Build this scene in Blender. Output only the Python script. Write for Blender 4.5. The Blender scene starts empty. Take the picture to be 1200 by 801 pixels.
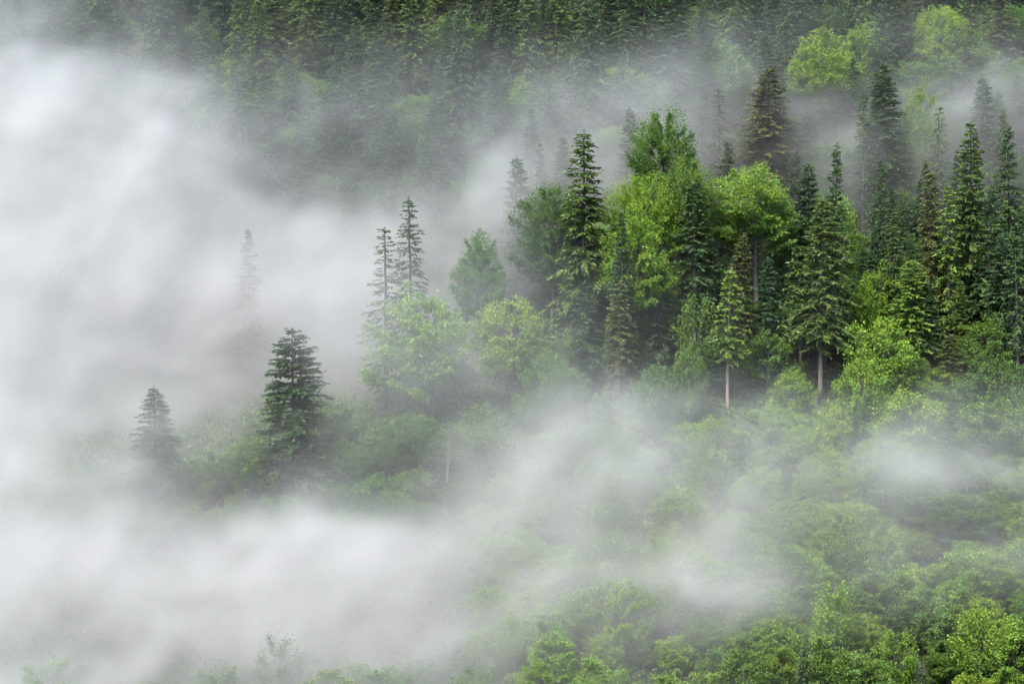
import bpy, math, random
import numpy as np
from mathutils import Vector

rad = math.radians
scene = bpy.context.scene
COL = scene.collection

# ------------------------------------------------------------------ camera
PITCH = rad(6.0)
FPX = 3087.0                      # focal length in photo pixels (1200 wide)
cam_d = bpy.data.cameras.new("camera")
cam_d.sensor_width = 36.0
cam_d.lens = 36.0 * FPX / 1200.0
cam_d.clip_start = 0.5
cam_d.clip_end = 4000.0
cam = bpy.data.objects.new("camera", cam_d)
cam.location = (0, 0, 0)
cam.rotation_euler = (rad(90) - PITCH, 0, 0)
COL.objects.link(cam)
scene.camera = cam

# ------------------------------------------------------------------ sky, sun, exposure
SUN_EL, SUN_AZ = rad(58), rad(215)      # azimuth clockwise from +Y: behind the camera, to the left
world = bpy.data.worlds.new("World")
scene.world = world
world.use_nodes = True
wn = world.node_tree
sky = wn.nodes.new("ShaderNodeTexSky")
sky.sky_type = 'NISHITA'
sky.sun_disc = False
sky.sun_elevation = SUN_EL
sky.sun_rotation = SUN_AZ
sky.altitude = 900
sky.air_density = 1.0
sky.dust_density = 4.0
sky.ozone_density = 1.0
hsv = wn.nodes.new("ShaderNodeHueSaturation")     # cloud cover: a paler sky
hsv.inputs["Saturation"].default_value = 0.80
wn.links.new(sky.outputs[0], hsv.inputs["Color"])
wn.links.new(hsv.outputs[0], wn.nodes["Background"].inputs["Color"])
wn.nodes["Background"].inputs["Strength"].default_value = 0.13
sun_d = bpy.data.lights.new("sun", 'SUN')
sun_d.energy = 2.1
sun_d.angle = rad(18)
sun_d.color = (1.0, 0.96, 0.9)
sun = bpy.data.objects.new("sun", sun_d)
sdir = Vector((math.sin(SUN_AZ) * math.cos(SUN_EL), math.cos(SUN_AZ) * math.cos(SUN_EL), math.sin(SUN_EL)))
sun.rotation_euler = sdir.to_track_quat('Z', 'Y').to_euler()
sun.location = (0, 200, 300)
COL.objects.link(sun)
vs = scene.view_settings
vs.view_transform = 'Standard'
vs.look = 'None'
vs.gamma = 1.0
vs.use_curve_mapping = False
vs.exposure = 2.06
cy = scene.cycles
cy.use_denoising = True
cy.use_adaptive_sampling = True
cy.adaptive_threshold = 0.025
cy.max_bounces = 8
cy.diffuse_bounces = 3
cy.glossy_bounces = 1
cy.transmission_bounces = 2
cy.transparent_max_bounces = 8
cy.volume_bounces = 4
cy.volume_step_rate = 2.0
cy.volume_max_steps = 256

# ------------------------------------------------------------------ terrain
def sstep(a, b, t):
    t = np.clip((t - a) / (b - a), 0, 1)
    return t * t * (3 - 2 * t)

def gully_y(x):
    return 421.0 + 0.18 * x

def hgt(x, y):
    """Height of the hillside at x, y (the camera is the origin)."""
    x = np.asarray(x, float); y = np.asarray(y, float)
    base = -52.5 + 0.60 * (y - 400)
    base = base - 7.0 * np.exp(-((y - gully_y(x)) / 13.0) ** 2)
    base = base + 1.6 * np.sin(x * 0.071 + 0.8) * np.cos(y * 0.053) + 0.8 * np.sin(x * 0.19 + y * 0.13)
    near = -2.0 - 0.9 * y                     # the slope below the camera
    floor = -150.0
    v = np.maximum(base, floor)
    v = np.where(y < 260, np.maximum(near, floor), v)
    # the mountain rounds off far above the frame
    top = 230 + 0.05 * (y - 900)
    return np.minimum(v, top)

def ray(px, py):
    """Direction of the sight line through photo pixel px, py, scaled to y = 1."""
    dx = (px - 600.0) / FPX
    dv = (400.5 - py) / FPX
    y = math.cos(PITCH) + dv * math.sin(PITCH)
    z = -math.sin(PITCH) + dv * math.cos(PITCH)
    return dx / y, z / y

def at(px, py, y):
    a, b = ray(px, py)
    return np.array((a * y, y, b * y))

YS = np.linspace(290, 800, 2041)
def ground(px, py):
    a, b = ray(px, py)
    k = np.argmax(YS * b < hgt(YS * a, YS))
    y = YS[k]
    return np.array((a * y, y, hgt(a * y, y)))

# ------------------------------------------------------------------ materials
def mat(name):
    m = bpy.data.materials.new(name)
    m.use_nodes = True
    nt = m.node_tree
    return m, nt, nt.nodes["Principled BSDF"], nt.nodes["Material Output"]

def leaf_material(name, c_in, c_out, var, trans):
    """Leaf or needle colour from the inner to the outer (young) growth, times the tree's own tint."""
    m, nt, bs, out = mat(name)
    N, L = nt.nodes, nt.links
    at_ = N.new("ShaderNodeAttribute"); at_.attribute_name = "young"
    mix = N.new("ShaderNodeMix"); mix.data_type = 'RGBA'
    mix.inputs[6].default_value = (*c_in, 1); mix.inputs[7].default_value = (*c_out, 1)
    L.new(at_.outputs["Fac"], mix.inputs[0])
    geo = N.new("ShaderNodeNewGeometry")
    mr = N.new("ShaderNodeMapRange")
    mr.inputs["To Min"].default_value = 1.18 - var; mr.inputs["To Max"].default_value = 1.18 + var
    L.new(geo.outputs["Random Per Island"], mr.inputs["Value"])
    oi = N.new("ShaderNodeObjectInfo")
    mul = N.new("ShaderNodeVectorMath"); mul.operation = 'MULTIPLY'
    L.new(mix.outputs[2], mul.inputs[0]); L.new(oi.outputs["Color"], mul.inputs[1])
    tc = N.new("ShaderNodeTexCoord")                        # older, yellowed and cooler boughs within one crown
    nz = N.new("ShaderNodeTexNoise"); nz.inputs["Scale"].default_value = 0.42; nz.inputs["Detail"].default_value = 2
    L.new(tc.outputs["Object"], nz.inputs[0])
    rp = N.new("ShaderNodeValToRGB")
    rp.color_ramp.elements[0].position = 0.34; rp.color_ramp.elements[0].color = (0.68, 0.82, 0.95, 1)
    rp.color_ramp.elements[1].position = 0.68; rp.color_ramp.elements[1].color = (1.0, 0.93, 0.62, 1)
    L.new(nz.outputs["Fac"], rp.inputs[0])
    m2 = N.new("ShaderNodeVectorMath"); m2.operation = 'MULTIPLY'
    L.new(mul.outputs[0], m2.inputs[0]); L.new(rp.outputs[0], m2.inputs[1])
    sc = N.new("ShaderNodeVectorMath"); sc.operation = 'SCALE'
    L.new(m2.outputs[0], sc.inputs[0]); L.new(mr.outputs[0], sc.inputs["Scale"])
    L.new(sc.outputs[0], bs.inputs["Base Color"])
    bs.inputs["Roughness"].default_value = 0.55
    bs.inputs["Specular IOR Level"].default_value = 0.3
    tr = N.new("ShaderNodeBsdfTranslucent")
    L.new(sc.outputs[0], tr.inputs["Color"])
    ms = N.new("ShaderNodeMixShader"); ms.inputs[0].default_value = trans
    L.new(bs.outputs[0], ms.inputs[1]); L.new(tr.outputs[0], ms.inputs[2])
    L.new(ms.outputs[0], out.inputs["Surface"])
    return m

def bark_material(name, c1, c2):
    m, nt, bs, out = mat(name)
    N, L = nt.nodes, nt.links
    tc = N.new("ShaderNodeTexCoord")
    mp = N.new("ShaderNodeMapping"); mp.inputs["Scale"].default_value = (6, 6, 0.8)
    nz = N.new("ShaderNodeTexNoise"); nz.inputs["Scale"].default_value = 1.0; nz.inputs["Detail"].default_value = 5
    cr = N.new("ShaderNodeMix"); cr.data_type = 'RGBA'
    cr.inputs[6].default_value = (*c1, 1); cr.inputs[7].default_value = (*c2, 1)
    L.new(tc.outputs["Object"], mp.inputs[0]); L.new(mp.outputs[0], nz.inputs[0])
    oi = N.new("ShaderNodeObjectInfo")
    mu = N.new("ShaderNodeVectorMath"); mu.operation = 'MULTIPLY'
    L.new(nz.outputs["Fac"], cr.inputs[0]); L.new(cr.outputs[2], mu.inputs[0]); L.new(oi.outputs["Color"], mu.inputs[1])
    L.new(mu.outputs[0], bs.inputs["Base Color"])
    bs.inputs["Roughness"].default_value = 0.9
    return m

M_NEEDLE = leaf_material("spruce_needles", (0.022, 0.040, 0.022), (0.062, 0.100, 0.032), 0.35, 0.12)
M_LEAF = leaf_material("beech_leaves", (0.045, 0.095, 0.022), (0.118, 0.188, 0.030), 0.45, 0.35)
M_BARK_SPRUCE = bark_material("spruce_bark", (0.045, 0.036, 0.030), (0.11, 0.09, 0.075))
M_BARK_BEECH = bark_material("beech_bark", (0.05, 0.047, 0.042), (0.12, 0.115, 0.105))

# ------------------------------------------------------------------ mesh helpers
def quads_to_mesh(name, Q, young, material):
    Q = np.asarray(Q, np.float32)
    n = len(Q)
    me = bpy.data.meshes.new(name)
    me.vertices.add(4 * n)
    me.vertices.foreach_set("co", Q.reshape(-1))
    me.loops.add(4 * n)
    me.loops.foreach_set("vertex_index", np.arange(4 * n, dtype=np.int32))
    me.polygons.add(n)
    me.polygons.foreach_set("loop_start", np.arange(0, 4 * n, 4, dtype=np.int32))
    me.update(calc_edges=True)
    a = me.attributes.new("young", 'FLOAT', 'FACE')
    a.data.foreach_set("value", np.clip(np.asarray(young, np.float32), 0, 1))
    me.materials.append(material)
    return me

def tubes_to_mesh(name, tubes, material, sides=6):
    """Each tube: (points, radii) as one tapered, closed limb."""
    V, Fc = [], []
    for pts, rr in tubes:
        pts = np.asarray(pts, float)
        n = len(pts)
        d = np.gradient(pts, axis=0)
        d /= np.linalg.norm(d, axis=1)[:, None] + 1e-9
        ref = np.array((1.0, 0.2, 0.0)) if abs(d[0][2]) > 0.7 else np.array((0, 0, 1.0))
        u = np.cross(d, ref); u /= np.linalg.norm(u, axis=1)[:, None] + 1e-9
        w = np.cross(d, u)
        s = sides if rr[0] > 0.08 else 4
        b = len(V)
        for i in range(n):
            for k in range(s):
                an = 2 * math.pi * k / s
                V.append(pts[i] + rr[i] * (math.cos(an) * u[i] + math.sin(an) * w[i]))
        for i in range(n - 1):
            for k in range(s):
                k2 = (k + 1) % s
                Fc.append((b + i * s + k, b + i * s + k2, b + (i + 1) * s + k2, b + (i + 1) * s + k))
        Fc.append(tuple(b + k for k in range(s))[::-1])
        Fc.append(tuple(b + (n - 1) * s + k for k in range(s)))
    me = bpy.data.meshes.new(name)
    me.from_pydata([tuple(v) for v in V], [], Fc)
    me.polygons.foreach_set("use_smooth", [True] * len(me.polygons))
    me.materials.append(material)
    return me

def unit(v):
    return v / (np.linalg.norm(v, axis=-1, keepdims=True) + 1e-9)

def kites(P, D, Ln, Wd, rng, up=(0, 0, 1), tilt=0.5):
    """Leaf shaped quads: base P, direction D, length Ln, width Wd; faces lie roughly across `up`."""
    n = len(P)
    nrm = np.asarray(up, float) + rng.normal(0, tilt, (n, 3))
    side = unit(np.cross(D, nrm))
    mid = P + D * (Ln * 0.45)[:, None]
    tip = P + D * Ln[:, None]
    return np.stack([P, mid + side * (Wd * 0.5)[:, None], tip, mid - side * (Wd * 0.5)[:, None]], 1)

# ------------------------------------------------------------------ conifers
def make_conifer(seed, H, R, cb=0.08, power=0.85, droop=0.5, whorl=0.38, per=4, fill=1.0, gap=0.0,
                 rise=0.35, twig=1.0, flat=False, lean=0.0, dead=0.0):
    """Trunk with whorls of drooping branches; returns (crown mesh, trunk mesh)."""
    rng = np.random.default_rng(seed)
    Q, Y, tubes = [], [], []
    zs = np.linspace(0, H, 14)
    wob = np.cumsum(rng.normal(0, 0.05, (14, 2)), 0) * (zs / H)[:, None]
    tr = np.c_[wob[:, 0] + lean * zs, wob[:, 1], zs]
    r0 = 0.0072 * H + 0.04
    tubes.append((tr, r0 * (1 - zs / H) ** 0.8 + 0.025))
    axis = lambda z: np.array((np.interp(z, zs, tr[:, 0]), np.interp(z, zs, tr[:, 1]), z))
    z = cb * H
    sides = rng.uniform(0.62, 1.2, 9)
    while z < H * 0.985:
        t = (z - cb * H) / (H - cb * H)
        n = per + rng.integers(-1, 2) if t < 0.93 else 4
        ph = rng.uniform(0, 6.28)
        prof = (1 - t) ** power
        prof *= 0.55 + 0.45 * min(1, t / 0.12 + 0.25 * rng.random())
        for k in range(n):
            if rng.random() < gap * (1 - t):
                continue
            az = ph + k * 6.283 / n + rng.normal(0, 0.25)
            sd = np.interp((az % 6.283) / 6.283 * 8, np.arange(9), sides)
            L = max(0.28, R * prof * rng.uniform(0.62, 1.12) * sd)
            o = np.array((math.cos(az), math.sin(az), 0))
            lat = np.array((-math.sin(az), math.cos(az), 0))
            b0 = axis(min(H * 0.985, z + rng.normal(0, 0.36)))
            a1 = rise * (2.2 * t - 0.55) + rng.normal(0, 0.08)
            dr = droop * (1.05 - 0.75 * t) * rng.uniform(0.7, 1.25)
            up = 0.25 * droop * (1 - t)
            cz = lambda s: L * (a1 * s - dr * s ** 2 + up * s ** 3)
            s5 = np.linspace(0, 1, 5)
            bp = b0 + np.outer(s5 * L, o) + np.c_[np.zeros(5), np.zeros(5), cz(s5)]
            if L > 0.9:
                tubes.append((bp, np.linspace(0.010 * L + 0.010, 0.006, 5)))
            if rng.random() < dead * (1 - t) ** 2:
                continue
            m = max(8, int(L / 0.092 * fill))
            s = np.sort(rng.uniform(0.12 if L > 1 else 0.0, 1.0, m))
            base = b0 + np.outer(s * L, o) + np.c_[np.zeros(m), np.zeros(m), cz(s)]
            sg = np.where(rng.random(m) < 0.5, -1, 1)
            fan = rng.uniform(0.35, 1.1, m) * (1.05 - 0.6 * s)
            dn = (-0.10 - rng.random(m) * (0.35 if flat else 0.95) * droop * 1.6) * (1.1 - 0.7 * t)
            D = unit(o * (0.75 + 0.3 * rng.random(m))[:, None] + lat * (sg * fan)[:, None] + np.outer(dn, (0, 0, 1)))
            ln = twig * (0.40 + 0.27 * min(L, 3.5) * (1 - 0.60 * s)) * rng.uniform(0.6, 1.2, m)
            Q.append(kites(base, D, ln, 0.13 + 0.14 * ln * rng.uniform(0.7, 1.3, m), rng, tilt=0.55))
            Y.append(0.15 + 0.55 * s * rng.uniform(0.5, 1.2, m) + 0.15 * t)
            # short side shoots on the twigs
            f = rng.uniform(0.3, 0.9, m)
            P2 = base + D * (ln * f)[:, None]
            D2 = unit(D + rng.normal(0, 0.75, (m, 3)) - np.outer(0.35 * droop * np.ones(m), (0, 0, 1)))
            l2 = ln * rng.uniform(0.4, 0.75, m)
            Q.append(kites(P2, D2, l2, 0.10 + 0.16 * l2, rng, tilt=0.9))
            Y.append(0.25 + 0.6 * s * rng.uniform(0.5, 1.3, m) + 0.15 * t)
        z += whorl * rng.uniform(0.7, 1.3) * (0.75 + 0.4 * (1 - t))
    # leader
    m = 14
    s = rng.random(m)
    az = rng.uniform(0, 6.28, m)
    P = np.array([axis(H * (0.955 + 0.045 * q)) for q in s])
    D = unit(np.c_[np.cos(az) * 0.5, np.sin(az) * 0.5, 0.6 + 0 * az])
    Q.append(kites(P, D, 0.35 + 0.25 * (1 - s), 0.12 + 0 * s, rng)); Y.append(np.full(m, 0.7))
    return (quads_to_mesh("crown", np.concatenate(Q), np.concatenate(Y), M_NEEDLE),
            tubes_to_mesh("trunk", tubes, M_BARK_SPRUCE))

# ------------------------------------------------------------------ broadleaf trees
def make_broadleaf(seed, H, R, cb=0.15, limbs=34, leaf=0.25, dens=1.0, lobes=5, top=0.75, spread=1.0, shell=1.0):
    """Trunk, limbs reaching an uneven crown outline, and leafy sprays along their outer half."""
    rng = np.random.default_rng(seed)
    Q, Y, tubes = [], [], []
    zc = H * (cb + (1 - cb) * 0.42)
    rz_up, rz_dn = H - zc, zc - cb * H
    zs = np.linspace(0, H * top, 9)
    wob = np.cumsum(rng.normal(0, 0.10, (9, 2)), 0)
    tr = np.c_[wob, zs]
    r0 = 0.014 * H + 0.05
    tubes.append((tr, r0 * (1 - zs / (H * top)) ** 0.7 + 0.04))
    lob = [(unit(rng.normal(0, 1, 3) + (0, 0, 0.35)), rng.uniform(0.12, 0.32)) for _ in range(lobes)]
    bump = unit(rng.normal(0, 1, (46, 3))); bamp = rng.uniform(-0.26, 0.24, 46)
    skew = rng.normal(0, 0.10, 2)
    def envelope(d):
        e = 0.84 if d[2] < 0.6 else 0.84 - 0.25 * (d[2] - 0.6)
        for c, a in lob:
            e += a * np.exp(-((1 - d @ c) / 0.22))
        e += float((bamp * np.exp(-((1 - bump @ d) / 0.045))).sum()) + skew[0] * d[0] + skew[1] * d[1]
        rz = rz_up if d[2] > 0 else rz_dn
        return e / math.sqrt((d[0] ** 2 + d[1] ** 2) / R ** 2 + d[2] ** 2 / rz ** 2)
    ctr = np.array((np.interp(zc, zs, tr[:, 0]), np.interp(zc, zs, tr[:, 1]), zc))
    ga = 2.39996
    for i in range(limbs):
        u = 1 - (i + 0.5) / limbs * 1.62 + rng.normal(0, 0.06)
        u = max(-0.85, min(0.99, u))
        a = i * ga + rng.normal(0, 0.25)
        q = math.sqrt(1 - u * u)
        d = np.array((q * math.cos(a), q * math.sin(a), u))
        end = ctr + d * envelope(d) * (rng.uniform(0.82, 1.10) if rng.random() < 0.75 else rng.uniform(0.5, 0.8))
        zb = min(H * top * 0.97, max(cb * H * 0.9, end[2] - 0.75 * np.linalg.norm((end - ctr)[:2]) * rng.uniform(0.5, 1.1)))
        b0 = np.array((np.interp(zb, zs, tr[:, 0]), np.interp(zb, zs, tr[:, 1]), zb))
        ctrl = b0 * 0.45 + end * 0.55 + np.array((0, 0, 0.12 * np.linalg.norm(end - b0)))
        s6 = np.linspace(0, 1, 6)[:, None]
        bez = lambda s: (1 - s) ** 2 * b0 + 2 * s * (1 - s) * ctrl + s ** 2 * end
        L = np.linalg.norm(end - b0)
        tubes.append((bez(s6), np.linspace(0.009 * L + 0.012, 0.006, 6)))
        dirn = unit(end - ctrl)
        lat = unit(np.cross(dirn, (0, 0, 1.0)) + 1e-4)
        nt_ = int(max(7, L * 4.2) * dens)
        st = rng.uniform(0.30, 1.0, nt_) ** 0.8
        tb = bez(st[:, None])
        sg = np.where(rng.random(nt_) < 0.5, -1, 1)
        fan = rng.uniform(0.25, 1.25, nt_)
        TD = unit(dirn * rng.uniform(0.4, 1.0, nt_)[:, None] + lat * (sg * fan)[:, None] + np.outer(rng.normal(0.05, 0.33, nt_), (0, 0, 1)))
        tl = rng.uniform(0.55, 1.0, nt_) * (0.5 + 0.17 * R) * (1.15 - 0.45 * st) * spread
        for j in range(nt_):
            k = int((8 + tl[j] * 9) * 1.5)
            s = rng.uniform(0.1, 1.05, k)
            P = tb[j] + np.outer(s * tl[j], TD[j]) + rng.normal(0, 0.13, (k, 3)) - np.outer(0.22 * tl[j] * s ** 2, (0, 0, 1))
            D = unit(TD[j] + rng.normal(0, 0.65, (k, 3)) - np.array((0, 0, 0.15)))
            ln = leaf * rng.uniform(0.6, 1.25, k)
            nn = np.array((0, 0, 1.0)) + 0.35 * d
            Q.append(kites(P, D, ln, ln * 0.72, rng, up=nn, tilt=0.42))
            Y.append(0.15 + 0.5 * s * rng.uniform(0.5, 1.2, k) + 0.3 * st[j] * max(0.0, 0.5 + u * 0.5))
    # leafy tips over the crown's outside, in clumps with gaps between
    area = R * R + R * (H - cb * H)
    n = int(170 * area * shell)
    d = unit(rng.normal(0, 1, (n, 3)))
    d[:, 2] = np.where(d[:, 2] < -0.3, np.abs(d[:, 2]), d[:, 2])
    cl = unit(rng.normal(0, 1, (int(26 + area * 0.7), 3)))
    best = (d @ cl.T).max(1)
    keep = best > 1 - (1.35 / R) ** 2 * 0.16
    d = d[keep]; near = best[keep]
    e = np.array([envelope(v) for v in d])
    P = ctr + d * (e * (0.74 + 0.30 * rng.random(len(d))) + (near - 1) * 6 * R * 0.12)[:, None] + rng.normal(0, 0.12, (len(d), 3))
    D = unit(d * 0.5 + rng.normal(0, 0.7, (len(d), 3)) + (0, 0, 0.1))
    ln = leaf * rng.uniform(0.6, 1.3, len(d))
    q = kites(P, D, ln, ln * 0.7, rng, tilt=0.5)
    Q.append(q)
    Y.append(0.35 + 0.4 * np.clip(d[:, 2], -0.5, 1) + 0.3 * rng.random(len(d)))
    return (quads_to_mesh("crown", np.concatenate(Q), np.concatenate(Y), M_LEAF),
            tubes_to_mesh("trunk", tubes, M_BARK_BEECH))

# kinds: the real height (m), half-width (m), the meshes
KIND = {}
def con(key, seed, H, R, **k): KIND[key] = (H, R, *make_conifer(seed, H, R, **k), "spruce_tree", "spruce")
def brd(key, seed, H, R, name="broadleaf_tree", cat="tree", **k): KIND[key] = (H, R, *make_broadleaf(seed, H, R, **k), name, cat)

con("dense_a", 1, 34, 4.8, cb=0.06, power=0.66, droop=0.50)
con("dense_b", 2, 30, 4.0, cb=0.10, power=0.58, droop=0.42, gap=0.08)
con("dense_c", 3, 28, 4.4, cb=0.05, power=0.72, droop=0.60, gap=0.06)
con("open_a", 4, 36, 4.6, cb=0.12, power=0.66, droop=0.95, fill=1.05, gap=0.14, whorl=0.50, twig=1.15)
con("open_b", 5, 28, 3.8, cb=0.10, power=0.68, droop=0.75, fill=0.65, gap=0.28, whorl=0.75)
con("dense_d", 13, 32, 4.3, cb=0.09, power=0.60, droop=0.72, gap=0.16, whorl=0.5, lean=0.012)
con("dense_e", 14, 27, 4.6, cb=0.04, power=0.78, droop=0.45, gap=0.05, twig=0.9)
con("open_c", 15, 32, 3.9, cb=0.14, power=0.6, droop=0.9, fill=0.8, gap=0.26, whorl=0.62, lean=-0.01)
con("slim_a", 6, 30, 2.7, cb=0.22, power=0.60, droop=0.70, gap=0.15)
con("slim_b", 7, 28, 2.5, cb=0.30, power=0.55, droop=0.60, gap=0.18, dead=0.2)
con("high_a", 8, 34, 4.6, cb=0.30, power=0.60, droop=0.55, gap=0.12)
con("high_b", 9, 22, 3.0, cb=0.40, power=0.70, droop=0.45, gap=0.10, twig=1.1)
con("broad", 10, 25, 6.2, cb=0.03, power=0.52, droop=0.40, rise=0.25, gap=0.12, whorl=0.55, per=7, fill=1.2)
con("pine", 11, 19, 4.5, cb=0.45, power=0.45, droop=0.18, fill=0.55, gap=0.45, whorl=1.2, flat=True)
con("young", 12, 12, 2.6, cb=0.03, power=0.85, droop=0.4, whorl=0.42)
brd("round_a", 21, 17, 6.0, limbs=95, lobes=7)
brd("round_b", 22, 15, 5.2, limbs=80, lobes=6, cb=0.12)
brd("oval", 23, 19, 5.2, limbs=95, lobes=5, cb=0.08)
brd("tall", 24, 22, 5.4, limbs=100, lobes=6, cb=0.25)
brd("tall_a", 31, 32, 6.2, limbs=90, lobes=9, cb=0.52, top=0.80)
brd("tall_b", 32, 25, 5.8, limbs=90, lobes=9, cb=0.40, top=0.78)
brd("bush_a", 25, 7.5, 3.8, limbs=60, lobes=6, cb=0.04, leaf=0.24, name="leafy_shrub", cat="shrub", dens=1.1)
brd("bush_b", 26, 6.5, 3.4, limbs=52, lobes=5, cb=0.03, leaf=0.24, name="leafy_shrub", cat="shrub", dens=1.1)
brd("bush_c", 27, 9.5, 3.2, limbs=56, lobes=5, cb=0.05, leaf=0.24, name="leafy_shrub", cat="shrub")
brd("sapling_a", 41, 10, 2.6, limbs=36, lobes=8, cb=0.12, leaf=0.24, shell=0.8, top=0.6)
brd("sapling_b", 42, 8, 2.9, limbs=32, lobes=9, cb=0.08, leaf=0.24, shell=0.8, top=0.55)
brd("bush_d", 28, 5.0, 3.6, limbs=52, lobes=7, cb=0.02, leaf=0.24, name="leafy_shrub", cat="shrub", dens=1.1)

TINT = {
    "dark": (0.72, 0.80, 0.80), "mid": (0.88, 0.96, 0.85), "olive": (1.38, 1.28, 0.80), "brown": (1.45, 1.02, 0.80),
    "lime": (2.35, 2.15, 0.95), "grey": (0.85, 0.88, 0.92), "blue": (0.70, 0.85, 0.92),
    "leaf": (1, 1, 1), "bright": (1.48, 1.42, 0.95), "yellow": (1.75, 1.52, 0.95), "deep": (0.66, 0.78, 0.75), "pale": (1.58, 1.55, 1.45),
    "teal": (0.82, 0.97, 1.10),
}
rnd = random.Random(7)

def plant(kind, base, height, half=None, tint="leaf", label="", group=None, rot=None, jitter=0.08):
    """One tree: an Empty at the foot of the trunk with its trunk and crown."""
    H, R, crown, trunk, name, cat = KIND[kind]
    e = bpy.data.objects.new(name, None)
    e.empty_display_size = 0.5
    e.location = base
    e.rotation_euler = (rnd.gauss(0, 0.014), rnd.gauss(0, 0.014), rnd.uniform(0, 6.283) if rot is None else rot)
    sz = height / H
    sx = sz if half is None else half / R
    e.scale = (sx, sx, sz)
    e["label"] = label; e["category"] = cat
    if group: e["group"] = group
    COL.objects.link(e)
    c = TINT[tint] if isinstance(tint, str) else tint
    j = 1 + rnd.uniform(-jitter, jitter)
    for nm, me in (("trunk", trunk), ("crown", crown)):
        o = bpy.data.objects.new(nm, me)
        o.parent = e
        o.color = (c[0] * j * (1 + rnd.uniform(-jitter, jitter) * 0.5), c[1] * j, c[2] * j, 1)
        if nm == "trunk":
            b = 2.7 if "pale bare trunk" in label or "pale trunk" in label else 1.6 if "trunk" in label else 0.85
            o.color = (b, b, b, 1)
        COL.objects.link(o)
    return e

def tree(kind, tx, ty, depth=None, by=None, half=None, tint="mid", label="", group=None, rot=None):
    """A tree whose tip is seen at photo pixel tx, ty; it stands at `depth` metres, or where pixel row `by` meets the ground."""
    if depth is None:
        depth = ground(tx, by)[1]
    top = at(tx, ty, depth)
    z = float(hgt(top[0], depth)) - 0.15
    if KIND[kind][4] == "broadleaf_tree":                  # a taller kind rather than a stretched one
        hgt_m = top[2] - z
        kind = "tall_a" if hgt_m > 29 else "tall_b" if hgt_m > 22 else kind
    hw = None if half is None else half * depth / FPX * (1.38 if KIND[kind][5] == "spruce" else 0.90)
    return plant(kind, (top[0], depth, z), top[2] - z, hw, tint, label, group, rot)


# ------------------------------------------------------------------ the setting: hillside, undergrowth, fog
def setting_mesh():
    xs = np.unique(np.concatenate([np.linspace(-900, -130, 40), np.linspace(-130, 130, 131), np.linspace(130, 900, 40)]))
    ys = np.unique(np.concatenate([np.linspace(-60, 320, 60), np.linspace(320, 600, 141), np.linspace(600, 2600, 90)]))
    X, Y = np.meshgrid(xs, ys)
    Z = hgt(X, Y)
    nx, ny = len(xs), len(ys)
    me = bpy.data.meshes.new("hillside")
    V = np.c_[X.ravel(), Y.ravel(), Z.ravel()]
    i = np.arange(nx * ny).reshape(ny, nx)
    Fc = np.stack([i[:-1, :-1], i[:-1, 1:], i[1:, 1:], i[1:, :-1]], -1).reshape(-1, 4)
    me.from_pydata(V.tolist(), [], Fc.tolist())
    me.polygons.foreach_set("use_smooth", [True] * len(me.polygons))
    return me

m, nt, bs, out = mat("forest_floor")
N, L = nt.nodes, nt.links
tc = N.new("ShaderNodeTexCoord")
n1 = N.new("ShaderNodeTexNoise"); n1.inputs["Scale"].default_value = 0.35; n1.inputs["Detail"].default_value = 8
n1.inputs["Roughness"].default_value = 0.65
L.new(tc.outputs["Object"], n1.inputs[0])
cr = N.new("ShaderNodeValToRGB")
cr.color_ramp.elements[0].position = 0.3; cr.color_ramp.elements[0].color = (0.014, 0.019, 0.010, 1)
cr.color_ramp.elements[1].position = 0.7; cr.color_ramp.elements[1].color = (0.032, 0.046, 0.016, 1)
L.new(n1.outputs["Fac"], cr.inputs[0]); L.new(cr.outputs[0], bs.inputs["Base Color"])
bs.inputs["Roughness"].default_value = 0.95
hill_me = setting_mesh(); hill_me.materials.append(m)
hill = bpy.data.objects.new("terrain", hill_me)
hill["kind"] = "structure"; hill["label"] = "steep forested mountainside under the trees"
COL.objects.link(hill)

def undergrowth():
    rng = np.random.default_rng(5)
    n = 46000
    y = rng.uniform(326, 522, n); x = rng.uniform(-1, 1, n) * (0.21 * y)
    z = hgt(x, y)
    c = np.c_[x, y, z]
    k = 5
    P = np.repeat(c, k, 0) + rng.normal(0, 0.25, (n * k, 3)) * (1, 1, 0.1) + np.c_[np.zeros(n * k), np.zeros(n * k), rng.uniform(0.0, 0.7, n * k)]
    D = unit(rng.normal(0, 1, (n * k, 3)) + (0, 0, 0.5))
    ln = rng.uniform(0.35, 0.75, n * k)
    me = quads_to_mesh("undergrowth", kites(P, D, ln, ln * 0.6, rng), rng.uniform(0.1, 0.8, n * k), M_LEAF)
    o = bpy.data.objects.new("undergrowth", me)
    o["kind"] = "stuff"; o["label"] = "low green brambles and ferns over the slope"
    COL.objects.link(o)
undergrowth()

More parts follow.
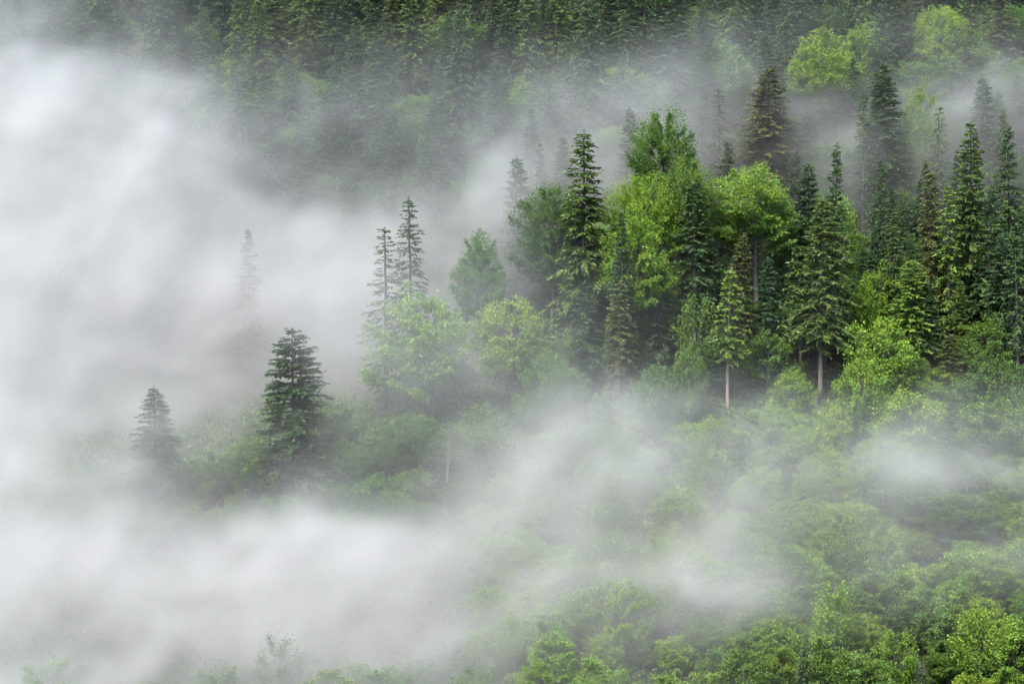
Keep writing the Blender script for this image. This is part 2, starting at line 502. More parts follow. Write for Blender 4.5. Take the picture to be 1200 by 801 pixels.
# fog: one volume grid, its density the sum of soft puffs of real size standing in the gully and over the slope
BACK = """
.66 .44 .30 .18 .14 .12 .12 .14 .14 .14 .16 .18 .14
.78 .56 .38 .28 .26 .26 .26 .26 .42 .36 .28 .45 .36
.90 .80 .60 .42 .36 .36 .42 .60 .64 .36 .36 .60 .55
.93 .92 .84 .60 .44 .44 .50 .68 .70 .54 .66 .70 .56
.95 .93 .92 .70 .52 .55 .66 .74 .72 .60 .70 .70 .50
.95 .95 .94 .82 .70 .74 .76 .60 .58 .54 .64 .60 .45
.95 .95 .94 .90 .87 .82 .68 .48 .44 .42 .50 .44 .38
.95 .94 .95 .95 .92 .86 .62 .44 .38 .36 .36 .30 .25
.95 .93 .95 .93 .87 .82 .54 .42 .34 .30 .25 .20 .20
.94 .92 .91 .88 .82 .72 .50 .40 .30 .20 .20 .20 .20
.93 .88 .78 .72 .66 .60 .50 .40 .30 .20 .10 .10 .10
.90 .75 .50 .40 .40 .30 .20 .10 .00 .00 .00 .00 .00
"""
FRONT = """
.05 .00 .00 .00 .00 .00 .00 .00 .00 .00 .00 .00 .00
.05 .00 .00 .00 .00 .00 .00 .00 .00 .00 .00 .00 .00
.10 .00 .00 .00 .00 .00 .00 .00 .00 .00 .00 .00 .00
.15 .05 .00 .00 .00 .00 .00 .00 .00 .00 .00 .00 .00
.20 .10 .05 .00 .00 .00 .05 .00 .00 .00 .00 .00 .00
.30 .20 .10 .05 .05 .05 .14 .05 .05 .05 .05 .03 .03
.40 .32 .26 .40 .34 .28 .30 .12 .10 .08 .08 .06 .06
.50 .34 .30 .28 .66 .44 .34 .20 .14 .10 .08 .06 .06
.60 .40 .35 .10 .68 .48 .36 .30 .20 .12 .10 .10 .10
.70 .45 .45 .14 .45 .55 .54 .56 .40 .26 .18 .16 .18
.80 .66 .66 .34 .48 .52 .72 .78 .70 .58 .50 .54 .52
.88 .72 .65 .40 .46 .48 .74 .79 .79 .74 .64 .66 .66
.92 .80 .68 .62 .70 .70 .66 .70 .74 .70 .56 .52 .48
.94 .92 .90 .91 .91 .87 .77 .73 .72 .68 .58 .52 .48
.93 .90 .89 .91 .90 .84 .76 .73 .70 .64 .52 .42 .38
.88 .83 .82 .82 .83 .84 .78 .66 .50 .36 .28 .20 .18
.87 .80 .78 .77 .77 .76 .66 .50 .32 .22 .14 .10 .08
"""
VOX = 1.25
FMIN = np.array((-96.0, 322.0, -98.0)); FMAX = np.array((96.0, 462.0, 24.5))
FRES = np.round((FMAX - FMIN) / VOX).astype(int) + 1

def value_noise(P, seed):
    """Smooth 3D lattice noise, -1..1, at the points P (n, 3)."""
    rng = np.random.default_rng(seed)
    T = rng.uniform(-1, 1, (64, 64, 64)).astype(np.float32)
    i = np.floor(P).astype(np.int32); f = P - i
    f = f * f * (3 - 2 * f)
    i &= 63; j = (i + 1) & 63
    a = lambda u, v, w: T[u[:, 0], v[:, 1], w[:, 2]]
    x0 = a(i, i, i) * (1 - f[:, 0]) + a(j, i, i) * f[:, 0]
    x1 = a(i, j, i) * (1 - f[:, 0]) + a(j, j, i) * f[:, 0]
    x2 = a(i, i, j) * (1 - f[:, 0]) + a(j, i, j) * f[:, 0]
    x3 = a(i, j, j) * (1 - f[:, 0]) + a(j, j, j) * f[:, 0]
    y0 = x0 * (1 - f[:, 1]) + x1 * f[:, 1]
    y1 = x2 * (1 - f[:, 1]) + x3 * f[:, 1]
    return y0 * (1 - f[:, 2]) + y1 * f[:, 2]

def fog_density():
    gx = [np.linspace(FMIN[k], FMAX[k], FRES[k]) for k in range(3)]
    D = np.zeros((FRES[2], FRES[1], FRES[0]), np.float32)          # z, y, x
    rng = np.random.default_rng(11)
    for table, back in ((BACK, True), (FRONT, False)):
        A = np.array([[float(v) for v in r.split()] for r in table.strip().split("\n")])
        T = -np.log(1 - np.clip(A, 0, 0.985) ** 1.8)
        T = np.repeat(T, 2, 1)[:, :-1]; T[:, 1::2] = 0.5 * (T[:, 0:-1:2] + T[:, 2::2])       # every 50 pixels both ways
        T = np.pad(T, ((1, 1), (1, 1)), mode="edge")
        R_, C_ = np.mgrid[-1:T.shape[0] - 1, -1:T.shape[1] - 1]
        U = np.c_[50.0 * C_.ravel(), 50.0 * R_.ravel()]
        t = T.ravel() + 0.002
        K = np.exp(-0.5 * ((U[:, None] - U[None]) ** 2).sum(-1) / 31.0 ** 2)
        am = t / 2.4
        for _ in range(40):                               # strengths that add up to the wanted thickness
            am *= (K @ (t / (K @ am))) / K.sum(1)
        for (px, py), q_ in zip(U, am):
            if q_ < 0.003: continue
            if back:
                x0 = (px - 600) / FPX * 425
                y = gully_y(x0) + 6 + 0.05 * (200 - py) + (8 if px > 640 else 0)
                sy = 6.0
            else:
                y = min(340 + (800 - py) * 0.11, 377)
                sy = 4.5
            y += rng.normal(0, 1.2)
            p = at(px + rng.normal(0, 5), py + rng.normal(0, 5), y)
            s = 31.0 * y / FPX                       # puff radius, about 4 m
            amp = q_ / (sy * 2.5066)
            lo = [max(0, int((p[k] - 3 * q - FMIN[k]) / VOX)) for k, q in enumerate((s, sy, s))]
            hi = [max(0, min(FRES[k], int((p[k] + 3 * q - FMIN[k]) / VOX) + 2)) for k, q in enumerate((s, sy, s))]
            g = [np.exp(-0.5 * ((gx[k][lo[k]:hi[k]] - p[k]) / q) ** 2) for k, q in enumerate((s, sy, s))]
            D[lo[2]:hi[2], lo[1]:hi[1], lo[0]:hi[0]] += amp * g[2][:, None, None] * g[1][None, :, None] * g[0][None, None, :]
    idx = np.flatnonzero(D.ravel() > 0.0008)
    Z, Y, X = np.unravel_index(idx, D.shape)
    P = np.c_[FMIN[0] + X * VOX, FMIN[1] + Y * VOX, FMIN[2] + Z * VOX].astype(np.float32)
    w = np.c_[value_noise(P / 13.0, 31), value_noise(P / 13.0, 32), value_noise(P / 13.0, 33)] * 5.0
    w2 = np.c_[value_noise(P / 4.5, 34), value_noise(P / 4.5, 35), value_noise(P / 4.5, 36)] * 1.6
    Q = P + w + w2
    sl = np.c_[P[:, 0] + 0.4 * P[:, 2], P[:, 1], P[:, 2] - 0.4 * P[:, 0]]     # streaks drift up the slope
    Q = np.c_[Q[:, 0] + 0.4 * Q[:, 2], Q[:, 1], Q[:, 2] - 0.4 * Q[:, 0]]
    sq = np.array((0.9, 0.7, 1.25))
    n = (0.65 * value_noise(Q * sq / 16.0, 41) + 0.75 * value_noise(Q * sq / 8.0, 42) + 0.6 * value_noise(Q * sq / 4.2, 43)
         + 0.4 * value_noise(sl * sq / 2.6, 44))
    k = np.exp(0.7 * n)
    d = D.ravel()[idx] * k / k.mean()
    out_ = np.zeros(D.size, np.float32)
    out_[idx] = np.where(d < 0.0008, 0, d)
    return out_

def build_fog():
    dens = fog_density()
    me = bpy.data.meshes.new("fog_samples")
    me.vertices.add(len(dens))
    a = me.attributes.new("dens", 'FLOAT', 'POINT')
    a.data.foreach_set("value", dens)
    src = bpy.data.objects.new("fog_samples", me)          # data only, never linked to the scene
    ng = bpy.data.node_groups.new("fog_grid", 'GeometryNodeTree')
    ng.interface.new_socket("Geometry", in_out='INPUT', socket_type='NodeSocketGeometry')
    ng.interface.new_socket("Geometry", in_out='OUTPUT', socket_type='NodeSocketGeometry')
    N, L = ng.nodes, ng.links
    go = N.new("NodeGroupOutput")
    vc = N.new("GeometryNodeVolumeCube")
    vc.inputs["Min"].default_value = FMIN.tolist(); vc.inputs["Max"].default_value = FMAX.tolist()
    for k, ax in enumerate("XYZ"):
        vc.inputs["Resolution " + ax].default_value = int(FRES[k])
    oi = N.new("GeometryNodeObjectInfo"); oi.inputs["Object"].default_value = src
    na = N.new("GeometryNodeInputNamedAttribute"); na.data_type = 'FLOAT'; na.inputs["Name"].default_value = "dens"
    si = N.new("GeometryNodeSampleIndex"); si.data_type = 'FLOAT'; si.domain = 'POINT'
    pos = N.new("GeometryNodeInputPosition")
    sub = N.new("ShaderNodeVectorMath"); sub.operation = 'SUBTRACT'; sub.inputs[1].default_value = FMIN.tolist()
    L.new(pos.outputs[0], sub.inputs[0])
    mul = N.new("ShaderNodeVectorMath"); mul.operation = 'MULTIPLY'
    mul.inputs[1].default_value = ((FRES - 1) / (FMAX - FMIN)).tolist()
    L.new(sub.outputs[0], mul.inputs[0])
    add = N.new("ShaderNodeVectorMath"); add.operation = 'ADD'; add.inputs[1].default_value = (0.5, 0.5, 0.5)
    L.new(mul.outputs[0], add.inputs[0])
    flo = N.new("ShaderNodeVectorMath"); flo.operation = 'FLOOR'
    L.new(add.outputs[0], flo.inputs[0])
    sep = N.new("ShaderNodeSeparateXYZ"); L.new(flo.outputs[0], sep.inputs[0])
    f2 = []
    for s in sep.outputs:                                   # whole-number sums stay exact
        fi = N.new("FunctionNodeFloatToInt"); fi.rounding_mode = 'ROUND'
        L.new(s, fi.inputs[0]); f2.append(fi.outputs[0])
    def im(op, a, b):
        m_ = N.new("FunctionNodeIntegerMath"); m_.operation = op
        for q, v in ((0, a), (1, b)):
            if isinstance(v, int): m_.inputs[q].default_value = v
            else: L.new(v, m_.inputs[q])
        return m_.outputs[0]
    ix = im('ADD', f2[0], im('MULTIPLY', int(FRES[0]), im('ADD', f2[1], im('MULTIPLY', f2[2], int(FRES[1])))))
    L.new(oi.outputs["Geometry"], si.inputs["Geometry"])
    L.new(na.outputs["Attribute"], si.inputs["Value"])
    L.new(ix, si.inputs["Index"])
    L.new(si.outputs["Value"], vc.inputs["Density"])
    m = bpy.data.materials.new("fog"); m.use_nodes = True
    mt = m.node_tree
    mt.nodes.remove(mt.nodes["Principled BSDF"])
    pv = mt.nodes.new("ShaderNodeVolumePrincipled")
    pv.inputs["Color"].default_value = (0.772, 0.772, 0.760, 1)
    pv.inputs["Density"].default_value = 1.0
    pv.inputs["Anisotropy"].default_value = 0.32
    mt.links.new(pv.outputs[0], mt.nodes["Material Output"].inputs["Volume"])
    sm = N.new("GeometryNodeSetMaterial"); sm.inputs["Material"].default_value = m
    L.new(vc.outputs[0], sm.inputs["Geometry"]); L.new(sm.outputs[0], go.inputs[0])
    vol = bpy.data.volumes.new("fog")
    vol.materials.append(m)
    fog = bpy.data.objects.new("fog", vol)
    md = fog.modifiers.new("grid", 'NODES'); md.node_group = ng
    fog["kind"] = "stuff"; fog["label"] = "white fog drifting through the gully and over the slope"
    COL.objects.link(fog)
build_fog()
# ------------------------------------------------------------------ the trees one can point at
# kind, tip x, tip y (photo pixels), depth in m (or base row as 'b575'), half-width in pixels, tint, label
G_STAND, G_FOG = "spruces of the stand on the rib", "spruces standing in the fog"
G_BEECH = "bright broadleaf crowns among the spruces"
G_SHRUB = "green shrubs at the foot of the spruce stand"
HERO = [
 # spruces alone in the fog
 ("broad", 343, 385, "b606", 57, "dark", "large dark spruce with tiered boughs and blunt top, alone in the fog", G_FOG),
 ("dense_a", 180, 453, "b618", 38, "grey", "grey misted spruce standing outermost in the white fog, down the slope", G_FOG),
 ("open_b", 452, 266, 404, 36, "brown", "thin sparse spruce in fog, lower one of the close pair above the pale shrubs", G_FOG),
 ("open_c", 483, 231, 409, 29, "grey", "thin spruce in fog, higher one of the close pair above the pale shrubs", G_FOG),
 ("dense_c", 290, 268, 414, 22, "dark", "spruce almost lost in the white fog, only a faint grey tip showing", G_FOG),
 ("dense_b", 605, 182, 424, 26, "grey", "pale grey spruce in fog beside the tall open-branched spruce", G_FOG),
 ("open_b", 632, 166, 432, 15, "grey", "very faint spruce tip in fog behind the pale grey spruce", G_FOG),
 ("dense_b", 402, 391, 428, 12, "grey", "tiny faint spruce tip in the fog between the lone spruce and pale shrub", G_FOG),
 ("young", 428, 556, "b588", 9, "dark", "tiny spruce tip poking out of the fog below the lone spruce", G_FOG),
 ("pine", 522, 497, "b605", 38, "blue", "slim pine with a pale bare trunk and flat boughs in mist", None),
 ("slim_b", 785, 455, "b528", 14, "grey", "slender misted spruce with a thin pale bare trunk below the stand", G_FOG),
 ("slim_a", 1110, 470, "b610", 16, "blue", "narrow blue-green spruce rising out of the pale shrubs below the stand", G_FOG),
 # the stand on the rib
 ("open_a", 682, 151, 409, 44, "olive", "tall spruce with open drooping boughs at the fog-side edge of the stand", G_STAND),
 ("dense_c", 725, 250, 402, 25, "dark", "dark narrow spruce in front of the two bright beech crowns", G_STAND),
 ("slim_a", 728, 330, 398, 20, "brown", "short brownish spruce under the dark narrow one, at the misty edge", G_STAND),
 ("slim_b", 812, 212, 410, 24, "mid", "slim grey-green spruce with a long bare trunk beside the bright beeches", G_STAND),
 ("dense_b", 866, 273, 408, 20, "brown", "dark brown spruce just behind the yellow-green one with the bare trunk", G_STAND),
 ("high_b", 854, 316, "b485", 23, "lime", "yellow-green spruce on a long pale bare trunk at the stand's lower edge", G_STAND),
 ("high_a", 964, 231, "b472", 37, "olive", "broad dark spruce with its brown trunk bare at the bottom, middle of the stand", G_STAND),
 ("dense_e", 981, 168, 416, 24, "mid", "dark green spruce directly behind the broad one in the stand's middle", G_STAND),
 ("high_b", 940, 288, 404, 22, "olive", "olive spruce half hidden behind the broad spruce, thin trunk below", G_STAND),
 ("dense_c", 1049, 247, 407, 22, "olive", "dark club-shaped spruce above the vivid green shrub", G_STAND),
 ("high_a", 1070, 304, "b458", 33, "lime", "light green spruce with airy boughs in front of the dark stand", G_STAND),
 ("slim_a", 1095, 201, 411, 19, "brown", "narrow dark spruce with a reddish tip between the airy and tallest ones", G_STAND),
 ("open_c", 1116, 214, 408, 26, "lime", "yellowish spruce pressed against the tallest dark spruce", G_STAND),
 ("dense_a", 1140, 141, 412, 33, "olive", "tallest dark spruce of the stand, standing clear of the mist", G_STAND),
 ("dense_d", 1188, 145, 414, 27, "mid", "tall dark spruce at the frame edge beside the tallest one", G_STAND),
 ("high_b", 1195, 290, 399, 24, "mid", "spruce with a pale trunk cut by the frame edge, lower stand", G_STAND),
 ("slim_b", 1117, 392, "b478", 19, "brown", "small rusty brown spruce at the foot of the dark stand", G_STAND),
 ("dense_e", 1160, 215, 409, 27, "dark", "dark spruce filling the gap between the two tallest", G_STAND),
 ("dense_b", 1172, 275, 404, 28, "dark", "dark shaded spruce below the gap between the two tallest", G_STAND),
 ("dense_e", 1090, 330, 402, 28, "dark", "dark full spruce behind the airy light green one", G_STAND),
 ("dense_d", 905, 300, 408, 24, "blue", "blue-green spruce beneath the big round pale beech", G_STAND),
 ("dense_c", 775, 300, 406, 26, "dark", "dark spruce deep in shade below the bright beeches", G_STAND),
 ("dense_e", 836, 290, 412, 26, "dark", "dark spruce between the bare-trunked and the brown spruce", G_STAND),
 ("dense_d", 690, 330, 403, 30, "blue", "bluish misted spruce under the tall open-branched one", G_STAND),
 ("dense_d", 655, 340, 408, 24, "blue", "dim bluish spruce between the pale oval tree and the stand", G_STAND),
 ("dense_c", 1010, 290, 412, 24, "dark", "dark spruce behind the gap right of the broad spruce", G_STAND),
 # spruces behind the stand, in the drifting mist
 ("dense_a", 901, 78, 443, 46, "brown", "big brown-green spruce in mist, dark tip over a faded skirt", G_FOG),
 ("dense_a", 1035, 74, 445, 33, "mid", "dark layered spruce tip above a bank of mist, behind the stand", G_FOG),
 ("open_a", 1030, 150, 452, 30, "grey", "faded grey spruce in mist just below the dark layered tip", G_FOG),
 ("dense_b", 1152, 90, 451, 24, "grey", "faint grey spruce in mist above the tallest dark spruce", G_FOG),
 ("dense_c", 1193, 88, 458, 18, "grey", "faint spruce at the frame edge in mist beside the faint grey one", G_FOG),
 ("open_b", 878, 118, 450, 26, "grey", "grey spruce blurred by mist beside the big brown-green one", G_FOG),
 ("dense_b", 950, 190, 424, 24, "blue", "misted blue spruce between the round pale beech and dark green spruce", G_FOG),
 # broadleaf trees
 ("round_a", 778, 130, 424, 42, "deep", "dark green round beech highest in the stand, above the bright ones", G_BEECH),
 ("round_b", 752, 205, 412, 44, "bright", "bright green round beech beside the tall open-branched spruce", G_BEECH),
 ("round_a", 738, 248, 407, 42, "bright", "bright green beech lower and in front, behind the dark narrow spruce", G_BEECH),
 ("round_a", 645, 218, 414, 44, "deep", "dark green beech between the pale grey and the open-branched spruce", G_BEECH),
 ("round_b", 800, 185, 416, 34, "leaf", "green beech crown under the dark round one", G_BEECH),
 ("round_a", 890, 195, 420, 54, "pale", "big round pale green beech in thin mist, middle of the stand", G_BEECH),
 ("oval", 602, 327, 400, 48, "yellow", "pale yellow-green oval tree between fog and stand", G_BEECH),
 ("round_b", 505, 335, 398, 60, "pale", "pale bluish-green rounded tree in fog beside the oval one", G_BEECH),
 ("round_b", 562, 275, 412, 36, "teal", "pale misted broadleaf crown above the yellow-green oval tree", G_BEECH),
 ("bush_b", 532, 418, "b462", 28, "bright", "small bright green shrub at the foot of the pale rounded tree", G_SHRUB),
 ("round_a", 962, 38, 459, 48, "yellow", "bright yellow-green beech in mist above the spruce tips", G_BEECH),
 ("round_b", 1004, 22, 470, 34, "pale", "pale green crown just above the bright yellow-green beech", G_BEECH),
 ("round_b", 1078, 95, 450, 28, "bright", "small bright green crown beside the dark layered spruce tip", G_BEECH),
 ("round_b", 272, 66, 470, 31, "bright", "bright green crown on the shadowy back slope above the thick fog", G_BEECH),
 ("round_b", 352, 78, 468, 34, "leaf", "pale green crown beside the bright one on the back slope", G_BEECH),
 ("round_a", 482, 148, 452, 27, "teal", "pale round crown low on the misty back slope", G_BEECH),
 ("round_a", 535, 12, 480, 42, "leaf", "green broadleaf crown near the top of the back forest", G_BEECH),
 ("round_b", 622, 92, 462, 32, "pale", "pale yellowish crown at the fog line of the back slope", G_BEECH),
 ("round_b", 165, 84, 470, 28, "pale", "pale green crown dissolving in the fog below the dark trees", G_BEECH),
 ("round_a", 1100, 0, 478, 34, "yellow", "yellow-green crown at the top edge above the misty spruces", G_BEECH),
 ("round_b", 850, 40, 466, 40, "teal", "feathery grey-green crown above the mist bank", G_BEECH),
 # shrubs and young trees at the foot of the stand
 ("round_b", 1022, 312, 408, 34, "bright", "vivid green young tree under the club-shaped spruce", G_SHRUB),
 ("bush_c", 1035, 362, 397, 42, "bright", "tall vivid green shrub in front of the airy spruce", G_SHRUB),
 ("bush_a", 900, 392, 405, 34, "leaf", "green shrub between the pale bare trunk and the broad spruce", G_SHRUB),
 ("bush_a", 928, 436, 396, 26, "bright", "green shrub at the foot of the broad spruce's trunk", G_SHRUB),
 ("bush_c", 978, 470, 388, 24, "yellow", "yellow-green cone shaped shrub below the broad spruce", G_SHRUB),
 ("bush_a", 805, 408, 396, 22, "leaf", "small green shrub below the slim bare-trunked spruce", G_SHRUB),
 ("bush_a", 1062, 462, 388, 44, "yellow", "pale yellowish shrub below the airy spruce", G_SHRUB),
 ("round_b", 1160, 368, 402, 48, "leaf", "green layered beech at the foot of the tallest spruces", G_SHRUB),
 ("bush_a", 1172, 425, 394, 44, "deep", "dark green shrub under the layered beech", G_SHRUB),
 ("bush_a", 1012, 425, 392, 38, "bright", "bright green shrub between the cone shrub and the airy spruce", G_SHRUB),
 ("bush_a", 1165, 470, 388, 48, "leaf", "green shrub mass below the dark green one at the frame edge", G_SHRUB),
 ("bush_a", 845, 432, 405, 34, "deep", "dim green shrub around the pale bare trunk", G_SHRUB),
 ("bush_d", 215, 552, "b600", 36, "leaf", "small green shrub at the foot of the outermost grey spruce", G_SHRUB),
 ("bush_a", 292, 515, "b585", 30, "leaf", "pale green shrub leaning against the large lone spruce", G_SHRUB),
 ("bush_a", 402, 520, "b585", 30, "teal", "dim shrub on the far side of the large lone spruce", G_SHRUB),
 ("bush_a", 480, 488, 388, 40, "teal", "dim bluish shrub beside the slim pine", G_SHRUB),
 ("bush_a", 640, 418, 394, 34, "teal", "bluish shrub at the misty foot of the oval tree", G_SHRUB),
 ("bush_a", 770, 432, 394, 32, "teal", "dim misted shrub under the shaded dark spruce", G_SHRUB),
 # domes on the lower slope
 ("bush_a", 992, 592, 371, 36, "yellow", "pale yellow rounded shrub standing alone on the lower slope", G_SHRUB),
 ("round_b", 1132, 575, 374, 62, "leaf", "wide domed green crown, largest on the lower slope", G_SHRUB),
 ("bush_b", 776, 622, 368, 28, "yellow", "small yellow-green rounded shrub in the middle of the misty slope", G_SHRUB),
 ("bush_a", 1050, 540, 379, 50, "teal", "blue-green shrub above the wide domed crown", G_SHRUB),
 ("round_b", 1020, 668, 360, 54, "leaf", "broad green crown below the pale yellow rounded shrub", G_SHRUB),
]
taken = []
LAND = []
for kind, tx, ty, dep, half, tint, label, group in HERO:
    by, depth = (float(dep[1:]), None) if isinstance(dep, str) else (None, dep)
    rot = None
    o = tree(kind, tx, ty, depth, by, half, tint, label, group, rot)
    taken.append((o.location.x, o.location.y, 2.2 if KIND[kind][5] == "spruce" else 3.0))

# ------------------------------------------------------------------ the forest around them
MARKS_BACK = [("bright crown above fog", 272, 66), ("dissolving pale crown", 165, 84), ("green crown up high", 535, 12),
    ("pale round low crown", 482, 148), ("pale yellowish fog-line crown", 622, 92), ("feathery crown", 850, 40),
    ("yellow-green beech", 962, 38), ("dark layered spruce tip", 1035, 74), ("big brown-green spruce", 901, 78), ("yellow-green top crown", 1100, 0),
    ("faint grey spruce", 1152, 90), ("open-branched spruce's tip", 682, 151), ("dark round beech", 778, 130)]
MARKS_FRONT = [("large lone spruce", 343, 560), ("outermost grey spruce", 180, 580), ("slim pine", 522, 600), ("small yellow-green shrub", 776, 622),
    ("pale yellow rounded shrub", 992, 592), ("wide domed crown", 1132, 575), ("broad low crown", 1020, 668), ("blue-green shrub", 1050, 540),
    ("cone shaped shrub", 978, 480), ("bare pale trunk", 862, 480), ("rusty brown spruce", 1117, 475), ("oval tree", 602, 450), ("slender misted spruce", 785, 525),
    ("tiny spruce tip", 428, 570)]
MARKS_STAND = [("open-branched spruce", 682, 300), ("slim bare-trunked spruce", 812, 330), ("bare pale trunk", 862, 440), ("broad dark spruce", 965, 350), ("airy light spruce", 1070, 360),
    ("tallest dark spruce", 1140, 270), ("rusty brown spruce", 1117, 430), ("big round beech", 890, 240), ("lower bright beech", 738, 290), ("vivid green shrub", 1030, 390)]
DIRS = ["right of", "below and right of", "below", "below and left of", "left of", "above and left of", "above", "above and right of"]
used_labels = set()

def project(p):
    x, y, z = p
    d = y * math.cos(PITCH) - z * math.sin(PITCH)
    v = y * math.sin(PITCH) + z * math.cos(PITCH)
    return 600 + FPX * x / d, 400.5 - FPX * v / d

def where(px, py, marks):
    n, mx, my = min(marks, key=lambda q: (q[1] - px) ** 2 + (q[2] - py) ** 2)
    k = int(round(math.atan2(py - my, px - mx) / (math.pi / 4))) % 8
    d = math.hypot(px - mx, py - my)
    return ("just " if d < 45 else "" if d < 110 else "well ") + DIRS[k] + " the " + n

LOOKS = {"dark": "dark", "mid": "mid green", "olive": "olive green", "brown": "brownish", "grey": "greyish", "blue": "blue-green", "leaf": "fresh green",
         "bright": "bright green", "yellow": "yellow-green", "deep": "deep green", "pale": "pale green", "teal": "bluish green", "lime": "lime green"}
def describe(kind, tint, hrel, px, py, marks, misty):
    noun = {"spruce": "spruce", "tree": "broadleaf tree", "shrub": "shrub"}[KIND[kind][5]]
    size = ("tall " if hrel > 1.06 else "short " if hrel < 0.92 else "") if noun == "spruce" else ("large " if hrel > 1.0 else "small " if hrel < 0.72 else "")
    form = {"open_a": "open-boughed ", "open_b": "sparse ", "slim_a": "slim ", "slim_b": "thin ", "high_a": "bare-stemmed ", "high_b": "bare-stemmed ",
            "dense_a": "full ", "dense_b": "", "dense_c": "drooping ", "dense_d": "ragged ", "dense_e": "dense ", "open_c": "loose ", "young": "young ", "bush_a": "rounded ", "bush_b": "", "bush_c": "upright ",
            "bush_d": "spreading ", "sapling_a": "slender ", "sapling_b": "young ", "round_a": "round ", "round_b": "", "oval": "oval ", "tall_a": "", "tall_b": "", "tall": "upright "}[kind]
    t = size + ("misted " if misty else "") + form + LOOKS[tint] + " " + noun + " " + where(px, py, marks)
    for extra in (size, form, "misted ", "just ", "well "):
        if extra and len(t.split()) > 15: t = t.replace(extra, "", 1)
    return t

rng = np.random.default_rng(2024)
def table_at(T, px, py):
    A = TABS[T]
    r, c = min(max(py / 50, 0), len(A) - 1), min(max(px / 100, 0), 12)
    return A[int(round(r)), int(round(c))]
TABS = {k: np.array([[float(v) for v in r.split()] for r in t.strip().split("\n")]) for k, t in (("B", BACK), ("F", FRONT))}

def free(x, y, r):
    return all((x - a) ** 2 + (y - b) ** 2 > (0.5 * (r + q)) ** 2 for a, b, q in taken)

# back slope, beyond the gully
y = 432.0
while y < 522:
    w = 0.2 * y + 8
    x = -w + rng.uniform(0, 5)
    while x < w:
        X, Y2 = x + rng.normal(0, 1.6), y + rng.normal(0, 2.0)
        x += rng.uniform(4.6, 7.2)
        if Y2 < gully_y(X) + 7: continue
        spr = rng.random() < (0.80 if y > 478 else 0.58)
        if spr:
            kind = rng.choice(["dense_a", "dense_b", "dense_c", "open_a", "dense_d", "dense_e", "open_c", "dense_e", "open_b"])
            tint = rng.choice(["dark", "dark", "mid", "blue", "blue", "brown", "olive"])
            h = KIND[kind][0] * rng.uniform(0.52, 0.95)
        else:
            kind = rng.choice(["round_a", "round_b", "oval"])
            tint = rng.choice(["leaf", "deep", "teal", "deep", "teal", "leaf"])
            h = KIND[kind][0] * rng.uniform(0.5, 0.75)
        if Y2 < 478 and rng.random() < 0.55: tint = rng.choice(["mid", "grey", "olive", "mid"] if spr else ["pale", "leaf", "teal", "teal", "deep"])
        z = float(hgt(X, Y2)) - 0.15
        px, py = project((X, Y2, z + h))
        bx, bpy_ = project((X, Y2, z))
        if px < -50 or px > 1275 or bpy_ < -45: continue
        mid_py = 0.5 * (max(py, 0) + bpy_)
        if table_at("B", px, max(py, 0) + 12) > 0.91 and table_at("B", px, mid_py) > 0.88: continue
        if not free(X, Y2, 3.8): continue
        # nothing may tower over the trees the fog line runs along
        lim = 0 if px > 1010 and px < 1130 else None
        half = KIND[kind][1] * rng.uniform(0.9, 1.35) * (h / KIND[kind][0]) ** 0.6
        misty = table_at("B", px, max(py, 0) + 25) > 0.4
        lab = describe(kind, tint, h / KIND[kind][0] / 0.65, px, max(py, 0), MARKS_BACK, misty)
        if lab in used_labels: continue
        used_labels.add(lab)
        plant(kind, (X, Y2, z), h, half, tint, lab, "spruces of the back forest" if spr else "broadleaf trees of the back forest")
        taken.append((X, Y2, 3.8))
    y += 5.8

LOW = ((862, 484, 399), (969, 472, 401), (523, 604, 379), (785, 528, 391))
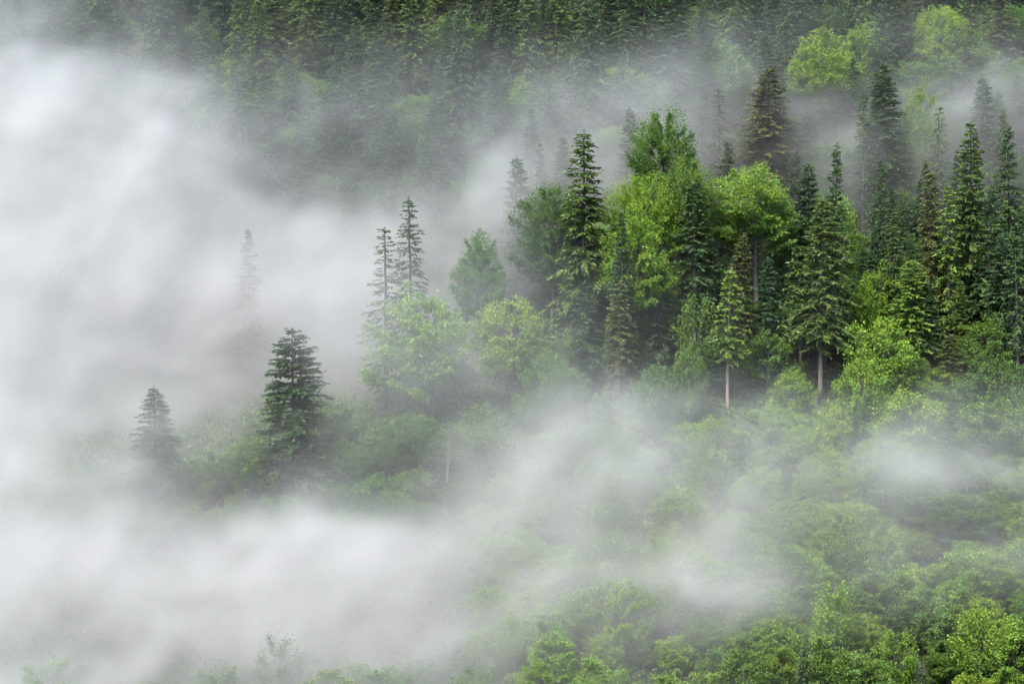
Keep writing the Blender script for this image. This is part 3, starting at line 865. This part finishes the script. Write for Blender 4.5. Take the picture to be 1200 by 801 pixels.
# between the heroes on the rib, and down the lower slope
y = 328.0
while y < 400:
    w = 0.2 * y + 5
    x = -w + rng.uniform(0, 4)
    while x < w:
        X, Y2 = x + rng.normal(0, 1.2), y + rng.normal(0, 1.3)
        x += rng.uniform(3.3, 5.2)
        z = float(hgt(X, Y2)) - 0.1
        bx, bpy_ = project((X, Y2, z))
        right = bx > 640
        if not right and Y2 > (387 if bx > 230 else 381): continue
        k = rng.random()
        if k < 0.008 and bpy_ > 640 and bx > 800: kind = "young"
        else: kind = rng.choice(["bush_a", "bush_b", "bush_c", "bush_d", "sapling_a", "sapling_b", "sapling_b", "round_b"])
        h = KIND[kind][0] * (rng.uniform(0.62, 0.95) if rng.random() < 0.8 else rng.uniform(0.95, 1.25))
        if kind == "round_b": h *= 0.62
        px, py = project((X, Y2, z + h))
        if px < -50 or px > 1270 or py > 800: continue
        if table_at("F", px, py + 20) > (0.80 if px < 620 else 0.90): continue
        if any(abs(px - a) < 40 and py < b_ - 3 and Y2 < d_ for a, b_, d_ in LOW):
            kind = "bush_d"; h = rng.uniform(1.6, 2.8)            # only low shrubs in front of the bare trunks
            px, py = project((X, Y2, z + h))
            if any(abs(px - a) < 22 and py < b_ - 8 and Y2 < d_ for a, b_, d_ in LOW): continue
        if not free(X, Y2, 2.7): continue
        if kind == "young": tint = rng.choice(["mid", "blue", "olive"])
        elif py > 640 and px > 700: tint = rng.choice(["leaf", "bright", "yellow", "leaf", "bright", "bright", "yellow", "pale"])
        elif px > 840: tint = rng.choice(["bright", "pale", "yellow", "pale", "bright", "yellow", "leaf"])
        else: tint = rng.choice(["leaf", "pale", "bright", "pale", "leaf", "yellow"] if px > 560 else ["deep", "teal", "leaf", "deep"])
        half = KIND[kind][1] * rng.uniform(0.85, 1.2) * (h / KIND[kind][0]) ** 0.8
        misty = table_at("F", px, py + 20) > 0.5
        lab = describe(kind, tint, h / KIND[kind][0] / (0.62 if kind == "round_b" else 1), px, py, MARKS_FRONT, misty)
        grp = {"spruce": "young spruces on the lower slope", "tree": "young broadleaf trees on the lower slope", "shrub": "shrubs on the lower slope"}[KIND[kind][5]]
        if lab in used_labels: continue
        used_labels.add(lab)
        plant(kind, (X, Y2, z), h, half, tint, lab, grp)
        taken.append((X, Y2, 2.7))
    y += 4.0



# lower trees filling the stand under its tall crowns
y = 398.0
while y < 447:
    x = 3.0
    while x < 0.2 * y + 10:
        X, Y2 = x + rng.normal(0, 1.5), y + rng.normal(0, 1.2)
        x += rng.uniform(4.2, 7.0) if y < 420 else rng.uniform(3.4, 5.4)
        z = float(hgt(X, Y2)) - 0.1
        bx, bpy_ = project((X, Y2, z))
        spr = rng.random() < (0.72 if bx > 1000 else 0.5)
        if y > 424 and not 690 < bx < 1280: continue
        kind = rng.choice(["dense_b", "dense_c", "dense_d", "dense_e"]) if spr else rng.choice(["round_a", "round_b", "oval", "sapling_a"])
        tint = rng.choice(["dark", "mid", "blue", "olive"]) if spr else rng.choice(["leaf", "bright", "deep", "leaf"])
        h = (rng.uniform(10, 19) if spr else rng.uniform(8, 15)) * (1.22 if y > 424 else 1)
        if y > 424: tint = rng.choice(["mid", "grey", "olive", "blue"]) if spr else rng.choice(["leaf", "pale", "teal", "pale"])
        px, py = project((X, Y2, z + h))
        if px > 1275 or px < 640 or not free(X, Y2, 3.2): continue
        if any(abs(px - a) < 34 and py < b_ - 3 and Y2 < d_ for a, b_, d_ in ((862, 484, 399), (969, 472, 401))): continue
        half = KIND[kind][1] * (h / KIND[kind][0]) ** 0.7 * rng.uniform(0.85, 1.1)
        lab = describe(kind, tint, 0.95, px, py, MARKS_STAND, y > 424)
        if lab in used_labels: continue
        used_labels.add(lab)
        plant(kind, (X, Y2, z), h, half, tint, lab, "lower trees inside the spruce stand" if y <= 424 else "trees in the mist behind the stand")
        taken.append((X, Y2, 3.2))
    y += 4.2
